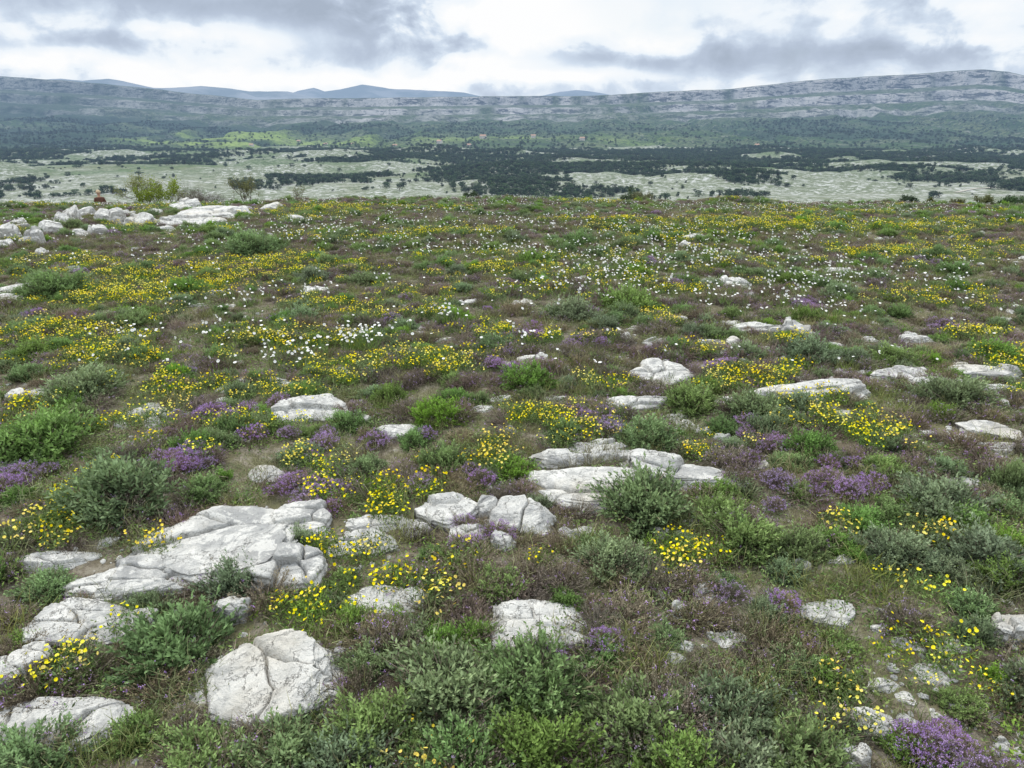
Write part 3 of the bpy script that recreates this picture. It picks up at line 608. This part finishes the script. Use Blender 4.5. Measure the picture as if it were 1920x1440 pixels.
hsrc=[src('herb_mat',m,u,v,1.,'flat mat of tiny green leaves','ground cover') for m,u,v in zip(hm,(1350,800,1600),(1250,1180,1220))]
x,y=rand_area(13000,.9,26,147,.4); b=blocked(x,y,.9); x,y=x[~b],y[~b]; s=r.uniform(.6,1.4,len(x))
gn_scatter('herb_cover',np.stack([x,y,H(x,y)],1),euler(len(x),148,.1),col3(s),hsrc,'tiny herbs and litter covering the soil','ground cover',4)

# ================================================================== BUSHES AT THE EDGE
def branches(g,p,d,L,r0,depth,ends,mat=0,spread=.6,up=.12):
    n=3; q=np.array(p,float); dd=norm(np.array(d,float)); rr=r0
    for i in range(n):
        nd=norm(dd+g.r.normal(size=3)*.18+np.array([0,0,up])); q2=q+nd*L/n; g.tube(q,q2,rr,rr*.82,g.r.random(),mat,5); q=q2; dd=nd; rr*=.82
        if depth>0 and i>0:
            for k in range(2): branches(g,q,dd+g.r.normal(size=3)*spread,L*g.r.uniform(.5,.8),rr*.7,depth-1,ends,mat,spread,up)
        if depth<=1: ends.append(q.copy())
def bush(name,u,Yd,Hh,seed,leafmat,label,nleaf=9,ll=.06,stems=4,spread=.6,depth=3,cat='bush',zoff=0,xyscale=1.,up=.12):
    t=(u-960)/F; X=t/(CP+SP*.27)*Yd; z=H1(X,Yd)
    root=bpy.data.objects.new(name,None); root.location=(X,Yd,z+zoff); root.empty_display_size=.2; finish(root,label,cat)
    g=Geo(seed); ends=[]
    for i in range(stems):
        a=g.r.random()*6.283; branches(g,(.05*math.cos(a),.05*math.sin(a),-.1),(math.cos(a)*.55*xyscale,math.sin(a)*.55*xyscale,1.),Hh*.42,.014*Hh,depth,ends,0,spread,up)
    o=bpy.data.objects.new('trunk',g.mesh('trunk',[M_trunk])); finish(o,None,None,None,None,root)
    if nleaf:
        g2=Geo(seed+1); E=np.array(ends); E=E[g2.r.random(len(E))<.8]; n=len(E)*nleaf; b=np.repeat(E,nleaf,0)+g2.r.normal(size=(n,3))*Hh*.035
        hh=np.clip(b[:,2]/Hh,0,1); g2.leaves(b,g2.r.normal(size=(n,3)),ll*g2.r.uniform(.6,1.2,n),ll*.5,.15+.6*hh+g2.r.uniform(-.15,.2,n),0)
        o=bpy.data.objects.new('crown',g2.mesh('crown',[leafmat])); finish(o,None,None,None,None,root)
    return root
bush('bush',306,21.5,1.1,401,M_bush,'airy yellow-green bush behind the rock heap',4,.05,5,.75,3,'bush',0,1.6)
bush('bush',266,22.,1.4,402,M_bush,'ragged yellow-green bush behind the rock heap',3,.045,4,.55,3,'bush',0,.8)
bush('bush',462,22.5,1.15,404,M_bush2,'thin olive-brown bush behind the rock heap',3,.04,4,.45,3,'bush',0,.6)
bush('bush',556,21.5,.8,405,M_bush2,'small sparse bush on the plateau edge',2,.035,3,.4,2,'bush',0,.5)
bush('dead_bush',360,20.8,.95,406,M_bush2,'heap of bare grey dead branches behind rocks',0,.05,30,.8,3,'dead bush',0,1.8,.0)
bush('dead_bush',392,20.8,.75,416,M_bush2,'heap of bare grey dead branches behind rocks',0,.05,26,.8,3,'dead bush',0,2.,.0)
for u_,y_,h_,sd_,m_ in [(1200,26.,.75,407,M_bush2),(1180,27.,.95,408,M_pine),(1860,27.,.8,409,M_bush2),(1800,26.,.6,410,M_bush2),(880,25.,.6,412,M_pine),(1600,26.,.5,413,M_bush2),(1350,25.,.45,414,M_pine),(720,24.,.45,415,M_bush2),(1700,26.,.55,417,M_pine),(1040,25.,.4,418,M_bush2),(1450,26.,.5,419,M_bush2),(1750,25.,.5,420,M_bush2),(620,24.,.4,421,M_pine),(1900,26.,.7,422,M_pine),(960,26.,.5,423,M_bush2),(1270,25.,.4,424,M_bush2)]:
    bush('bush',u_,y_,h_,sd_,m_,'dark low bush on the plateau edge' if m_ is M_pine else 'olive low bush on the plateau edge',5,.05,4,.75)

# ================================================================== PLAIN TREES
def tree_mesh(seed,slim=1.):
    g=Geo(seed); r=g.r
    g.tube((0,0,-.1),(.01,0,.35),.03,.022,.3,0,6); g.tube((.01,0,.35),(0,.01,.8),.022,.008,.3,0,5)
    for k in range(7):
        a=r.random()*6.283; hh=r.uniform(.3,.85); c=np.array([math.cos(a)*.17*slim*(1.2-hh),math.sin(a)*.17*slim*(1.2-hh),hh])
        g.tube((0,0,hh-.12),c,.01,.004,.3,0,4)
        n=48; d=norm(r.normal(size=(n,3))); p=c+d*np.array([.19*slim,.19*slim,.13])*(1.15-.5*hh)*r.uniform(.6,1.1,n)[:,None]
        g.leaves(p-.03,d+r.normal(size=(n,3))*.6,.11,.075,np.clip(.2+.5*d[:,2]+r.uniform(-.2,.3,n),0,1),1)
    return g.mesh('pine_tree',[M_trunk,M_pine])
tms=[tree_mesh(420+i,1.+.25*i) for i in range(5)]
r=np.random.default_rng(430); n=130000; Y=r.uniform(600,1750,n); X=r.uniform(-1,1,n)*(Y*.9+50)
kn_=fbm(X/170,Y/150,0,4,31)
f=fbm(X/130,Y/130,0,5,431,.7)-.30*sstep(kn_,.08,.28)
thr=.16-.34*sstep(Y,800,1250)-.14*sstep(X/Y,-.05,.35)+.06*sstep(-X/Y,.3,.6)*(1-sstep(Y,1000,1300))+.06*(1-sstep(Y,640,740))
belt=.28*np.exp(-((Y-(880+60*np.sin(X/170)+25*np.sin(X/61)))/60)**2)*sstep(X/Y,-.15,-.05)*(1-sstep(X/Y,.45,.55))+.3*np.exp(-((Y-(800+15*np.sin(X/40)))/25)**2)*((X/Y>-.4)&(X/Y<-.25))
k=r.random(n)<sstep(f+belt-thr,-.08,.14); X,Y=X[k],Y[k]
kk=r.random(len(X))<(.42+.25*sstep(Y,700,1200)); X,Y=X[kk],Y[kk]
ns_=600; Y2=r.uniform(680,1600,ns_); X2=r.uniform(-1,1,ns_)*Y2*.9; X=np.concatenate([X,X2]);Y=np.concatenate([Y,Y2])
s=2.2+5.8*r.random(len(X))**1.5; P=np.stack([X,Y,H(X,Y)-.3],1); w=np.argsort(Y)
populate('pine_tree',tms,P[w],euler(len(P),433,.04),np.stack([s*1.3,s*1.3,s],1)[w],'dark green pine standing on the karst plain','tree','pines on the karst plain','pine_wood','dark pine woods spread over the plain',300,434)

r=np.random.default_rng(440); n=60000; ti=r.integers(0,150,n); ai=r.integers(60,nA-60,n)
idx=ti*nA+ai; fo=forest_cloudshade.ravel()[idx]; k=(r.random(n)<.06+.35*fo*(1-sunlit_mead.ravel()[idx])); idx=idx[k]; P=np.stack([Xv.ravel()[idx] for Xv in ((AA*(Yb+(Yt-Yb)*TT)),(Yb+(Yt-Yb)*TT),Z)],1)
P+=r.normal(size=P.shape)*np.array([4,4,0]); s=r.uniform(4,9,len(P))
trees_src=[o for o in COL.objects if o.name.startswith('pine_tree')][:5]
gn_scatter('hillside_wood',P,euler(len(P),441),np.stack([s*1.3,s*1.3,s],1),trees_src,'scattered dark woods on the lower hillside','wood',5)

# ================================================================== HOUSES
M_wall=plain_mat('render_wall',(.60,.55,.47),hz=True); M_roof=plain_mat('roof_tile',(.40,.24,.16),hz=True); M_win=plain_mat('window_dark',(.05,.05,.06),.3,True)
def house_mesh(w,d,h):
    g=Geo(1); rf=h+w*.22
    def quad(a,b,c,e,m): g.add(np.array([[a,b,c,e]],float),.5,m)
    W,D=w/2,d/2
    quad((-W,-D,-2),(W,-D,-2),(W,-D,h),(-W,-D,h),0);quad((W,D,-2),(-W,D,-2),(-W,D,h),(W,D,h),0);quad((W,-D,-2),(W,D,-2),(W,D,h),(W,-D,h),0);quad((-W,D,-2),(-W,-D,-2),(-W,-D,h),(-W,D,h),0)
    for sx in(-1,1): quad((sx*W,-D,h),(sx*W,D,h),(sx*W,0.01,rf-.15),(sx*W,-.01,rf-.15),0)
    o=.5; quad((-W-o,-D-o,h-.2),(W+o,-D-o,h-.2),(W+o,0,rf),(-W-o,0,rf),1);quad((W+o,D+o,h-.2),(-W-o,D+o,h-.2),(-W-o,0,rf),(W+o,0,rf),1)
    for fl in range(max(1,int(h//2.8))):
        for i in range(4):
            cx=-W+w*(i+.5)/4; z0=.9+fl*2.8
            if fl==0 and i==1: quad((cx-.6,-D-.03,0),(cx+.6,-D-.03,0),(cx+.6,-D-.03,2.2),(cx-.6,-D-.03,2.2),2)
            else: quad((cx-.5,-D-.03,z0),(cx+.5,-D-.03,z0),(cx+.5,-D-.03,z0+1.3),(cx-.5,-D-.03,z0+1.3),2)
    g.tube((W*.5,.6,rf-.6),(W*.5,.6,rf+1.1),.4,.4,.5,0,4)
    return g.mesh('country_house',[M_wall,M_roof,M_win])
hms=[house_mesh(14,9,5.8),house_mesh(11,8,3.2),house_mesh(18,9,6.2)]
HZ=Z.reshape(len(T),nA)
for i,(u,ty,k) in enumerate([(825,.14,0),(610,.26,1),(560,.30,1),(905,.18,2),(740,.1,1),(1420,.12,1),(1000,.22,0),(660,.2,1),(470,.12,1),(1090,.16,0),(880,.1,1)]):
    a=float(au(u,265)); ia=int(np.argmin(abs(A-a))); it=int(np.argmin(abs(T-ty))); yy=Yb+(Yt[it,ia]-Yb)*T[it]
    o=bpy.data.objects.new('country_house',hms[k]); o.location=(A[ia]*yy,yy,HZ[it,ia]+1.); o.rotation_euler=(0,0,(i*1.7)%1.2-.6)
    finish(o,'small pale country house with a tiled roof among trees','house',None,'houses in the valley')

M_path=plain_mat('dirt_track',(.36,.33,.27),hz=True)
pts=[(1920,352),(1870,356),(1830,357),(1790,362),(1840,366),(1900,369),(1960,370)]
cs=[]
for u,v in pts:
    q=float(qv(v)); yy=(ZPL-EYE)/q; cs.append((float(au(u,v))*yy,yy))
cs=np.array(cs); tt=np.linspace(0,len(cs)-1,90); cx=np.interp(tt,range(len(cs)),cs[:,0]); cy=np.interp(tt,range(len(cs)),cs[:,1])
Vp=[]
for k_ in (-1.8,1.8): Vp.append(np.stack([cx,cy+k_,H(cx,cy+k_)+.5],1))
finish(bpy.data.objects.new('dirt_track',grid_mesh('dirt_track',np.concatenate(Vp),2,90,M_path)),'pale dirt track winding over the plain','path','structure')

# ================================================================== PERSON
def skin_obj(name,verts,edges,radii,mat,root,sub=2):
    me=bpy.data.meshes.new(name); me.from_pydata(verts,edges,[]); o=bpy.data.objects.new(name,me); COL.objects.link(o)
    m=o.modifiers.new('skin','SKIN'); m.use_smooth_shade=True
    sk=me.skin_vertices[0].data
    for i,rr in enumerate(radii):
        sk[i].radius=(rr,rr) if not isinstance(rr,tuple) else rr; sk[i].use_root=(i==root)
    s=o.modifiers.new('sub','SUBSURF'); s.levels=sub; s.render_levels=sub
    me.materials.append(mat); return o
M_skin=plain_mat('skin',(.50,.30,.21)); M_jk=plain_mat('brown_jacket',(.10,.045,.03)); M_tr=plain_mat('dark_trousers',(.04,.045,.05)); M_hat=plain_mat('straw_hat',(.50,.38,.24)); M_hair=plain_mat('brown_hair',(.07,.04,.02)); M_boot=plain_mat('boots',(.05,.035,.025)); M_eye=plain_mat('eye',(.03,.02,.02))
vs=[(0,0,.95),(0,0,1.15),(0,.01,1.36),(0,0,1.45),(0,-.01,1.54),(0,-.012,1.62),(0,-.005,1.68)]; rd=[(.15,.11),(.135,.10),(.16,.11),.055,(.065,.075),(.078,.092),(.055,.065)]
ed=[(i,i+1) for i in range(6)]
for sgn in(-1,1):
    b=len(vs); vs+=[(sgn*.18,.0,1.37),(sgn*.24,.02,1.12),(sgn*.23,-.10,.90),(sgn*.225,-.13,.83)]; rd+=[.055,.045,.033,(.03,.02)]; ed+=[(2,b),(b,b+1),(b+1,b+2),(b+2,b+3)]
    hnd=b+3
    for f,(dx,L_) in enumerate([(-.026,.062),(-.009,.072),(.009,.068),(.026,.052)]):
        b=len(vs); hx,hy,hz_=vs[hnd]; vs+=[(hx+dx,hy-.008,hz_-.035),(hx+dx,hy-.018,hz_-.035-L_*.55),(hx+dx,hy-.008,hz_-.035-L_)]; rd+=[.009,.0085,.007]; ed+=[(hnd,b),(b,b+1),(b+1,b+2)]
    b=len(vs); vs+=[(hx-sgn*.03,hy-.03,hz_-.01),(hx-sgn*.035,hy-.045,hz_-.045)]; rd+=[.011,.009]; ed+=[(hnd,b),(b,b+1)]
    b=len(vs); vs+=[(sgn*.095,0,.86),(sgn*.10,-.01,.48),(sgn*.105,.03,.09),(sgn*.11,-.14,.04)]; rd+=[.085,.058,.042,(.035,.03)]; ed+=[(0,b),(b,b+1),(b+1,b+2),(b+2,b+3)]
body=skin_obj('person',vs,ed,rd,M_skin,0)
t=(185-960)/F
for py in np.arange(28,60,.25):
    px=t/(CP+SP*.277)*py
    if H1(px,py)<-.2-.0895*py: break
body.location=(px,py,H1(px,py)+.02); body.rotation_euler=(0,0,math.radians(35))
body['label']='person in a brown jacket and pale hat standing below the rocks'; body['category']='person'
ja=skin_obj('jacket',[(0,0,.88),(0,0,1.12),(0,.01,1.36),(0,0,1.44)]+[(s_*x_,y_,z_) for s_ in(-1,1) for x_,y_,z_ in((.185,0,1.37),(.245,.02,1.12),(.235,-.09,.92))],[(0,1),(1,2),(2,3),(2,4),(4,5),(5,6),(2,7),(7,8),(8,9)],[(.18,.135),(.165,.125),(.18,.13),.075,.075,.062,.05,.075,.062,.05],M_jk,0); ja.parent=body
tr=skin_obj('trousers',[(0,0,.96)]+[(s_*x_,y_,z_) for s_ in(-1,1) for x_,y_,z_ in((.097,0,.84),(.102,-.01,.48),(.107,.03,.12))],[(0,1),(1,2),(2,3),(0,4),(4,5),(5,6)],[(.165,.125),.10,.075,.06,.10,.075,.06],M_tr,0); tr.parent=body
for s_ in(-1,1):
    bo=skin_obj('boot',[(s_*.107,.035,.14),(s_*.108,.02,.06),(s_*.112,-.15,.045)],[(0,1),(1,2)],[.058,.055,.045],M_boot,0); bo.parent=body
hr=skin_obj('hair',[(0,.02,1.70),(0,.045,1.62),(0,.05,1.52)],[(0,1),(1,2)],[(.082,.075),(.085,.07),(.07,.04)],M_hair,0); hr.parent=body
bm=bmesh.new(); prof=[(0.001,1.80),(.06,1.795),(.092,1.765),(.102,1.705),(.135,1.69),(.138,1.682),(.10,1.69)]; rings=[]
for rr,zz_ in prof: rings.append([bm.verts.new((rr*math.cos(a/20*2*math.pi),rr*1.08*math.sin(a/20*2*math.pi),zz_)) for a in range(20)])
for i in range(len(rings)-1):
    for a in range(20): bm.faces.new((rings[i][a],rings[i][(a+1)%20],rings[i+1][(a+1)%20],rings[i+1][a]))
me=bpy.data.meshes.new('hat'); bm.to_mesh(me); bm.free(); me.materials.append(M_hat); ho=bpy.data.objects.new('hat',me); finish(ho,None,None,None,None,body)
g=Geo(3)
for s_ in(-1,1): g.tube((s_*.03,-.085,1.635),(s_*.03,-.098,1.635),.012,.002,.5,1,8)
g.tube((0,-.088,1.63),(0,-.118,1.60),.008,.014,.5,0,6); g.tube((-.025,-.092,1.568),(.025,-.092,1.568),.006,.006,.5,1,6)
for s_ in(-1,1): g.tube((s_*.072,.0,1.64),(s_*.09,.01,1.60),.018,.012,.5,0,6)
fo_=bpy.data.objects.new('face',g.mesh('face',[M_skin,M_eye])); finish(fo_,None,None,None,None,body)

# ================================================================== LIGHT, SKY, CAMERA
AZ,EL=math.radians(-30),math.radians(52)
sd=Vector((math.sin(AZ)*math.cos(EL),math.cos(AZ)*math.cos(EL),math.sin(EL)))
sl=bpy.data.lights.new('sun','SUN'); sl.energy=2.4; sl.angle=math.radians(8); sl.color=(1,.94,.84)
so=bpy.data.objects.new('sun',sl); so.rotation_euler=sd.to_track_quat('Z','Y').to_euler(); so.location=(0,0,30); COL.objects.link(so)
wd=bpy.data.worlds.new('World'); sc.world=wd; wd.use_nodes=True; wd.node_tree.nodes.clear(); N=NT(wd.node_tree)
out=N.new('ShaderNodeOutputWorld'); bg=N.new('ShaderNodeBackground'); sky=N.new('ShaderNodeTexSky',sky_type='NISHITA'); sky.sun_disc=False; sky.sun_elevation=EL; sky.sun_rotation=AZ
N.l.new(sky.outputs[0],bg.inputs[0]); bg.inputs[1].default_value=.12
tc=N.new('ShaderNodeTexCoord'); sp=N.new('ShaderNodeSeparateXYZ'); N.l.new(tc.outputs['Generated'],sp.inputs[0])
az=N.m('ARCTAN2',sp.outputs[0],sp.outputs[1]); te=N.m('DIVIDE',sp.outputs[2],N.m('SQRT',N.m('MAXIMUM',N.m('ADD',N.m('MULTIPLY',sp.outputs[0],sp.outputs[0]),N.m('MULTIPLY',sp.outputs[1],sp.outputs[1])),.02)))
def vec(a,b):
    c=N.new('ShaderNodeCombineXYZ'); N.set(c.inputs[0],a); N.set(c.inputs[1],b); return c.outputs[0]
n1=N.noise(vec(az,N.m('MULTIPLY',te,1.5)),5.5,9,.55,.2); n2=N.noise(vec(N.m('ADD',az,7.3),N.m('MULTIPLY',te,1.4)),15.,8,.55,.3); n3=N.noise(vec(N.m('ADD',az,3.1),N.m('MULTIPLY',te,2.5)),1.6,4,.5)
azw=N.m('ADD',az,N.m('MULTIPLY',N.m('SUBTRACT',n2,.5),.22)); tew=N.m('ADD',te,N.m('MULTIPLY',N.m('SUBTRACT',n1,.5),.08))
acc=N.m('MULTIPLY_ADD',N.m('SUBTRACT',n1,.5),1.3,.62)
acc=N.m('ADD',acc,N.m('MULTIPLY',N.m('SUBTRACT',n2,.5),1.2))
def gauss(u,v,wu,wv,amp):
    global acc
    a0=math.atan(float(au(u,v))); c=math.cos(a0); t0=float(qv(v))*c; wa=wu/F/1.1*c*c; wt=wv/F*.82*c
    e=N.m('ADD',N.m('POWER',N.m('ABSOLUTE',N.m('DIVIDE',N.m('SUBTRACT',azw,a0),wa)),2.),N.m('POWER',N.m('ABSOLUTE',N.m('DIVIDE',N.m('SUBTRACT',tew,t0),wt)),2.))
    acc=N.m('ADD',acc,N.m('MULTIPLY',N.m('EXPONENT',N.m('MULTIPLY',e,-1.)),amp))
for a in [(330,0,420,30,-.40),(620,28,180,44,-.38),(720,85,240,26,-.36),(150,88,180,18,-.15),(1400,112,420,28,-.33),(1600,40,280,30,-.05),(1780,112,260,28,-.18),(1150,108,160,16,-.2),
          (440,62,150,22,.38),(200,58,200,14,.2),(970,35,200,55,.70),(930,118,120,16,.4),(1020,146,170,14,.52),(600,142,450,16,.38),(100,118,220,16,.35),(1860,72,120,18,.3),(1300,70,140,16,.2),(1180,20,160,28,.25),(1800,10,150,16,.25)]: gauss(*a)
cr=N.new('ShaderNodeValToRGB'); N.l.new(acc,cr.inputs[0]); e=cr.color_ramp
e.elements[0].position=.0; e.elements[0].color=(.40,.47,.58,1); e.elements[1].position=1.; e.elements[1].color=(.99,.995,1.,1)
k=e.elements.new(.30); k.color=(.49,.57,.70,1); k=e.elements.new(.52); k.color=(.65,.745,.87,1); k=e.elements.new(.66); k.color=(.86,.92,.98,1)
bg2=N.new('ShaderNodeBackground'); N.l.new(cr.outputs[0],bg2.inputs[0])
# an overcast sky is two to three times brighter overhead than at the horizon
N.set(bg2.inputs[1],N.m('MULTIPLY_ADD',N.ss(sp.outputs[2],.17,.75),1.3,1.0))
gap=N.m('MULTIPLY',N.ss(n3,.56,.68),.2)
sh=N.ms(gap,bg2.outputs[0],bg.outputs[0]); N.l.new(sh,out.inputs[0])
cam=bpy.data.cameras.new('camera'); cam.lens=24; cam.sensor_width=36; cam.clip_end=60000; cam.clip_start=.05
co=bpy.data.objects.new('camera',cam); co.location=(0,0,EYE); co.rotation_euler=(math.pi/2-PITCH,0,0); COL.objects.link(co); sc.camera=co
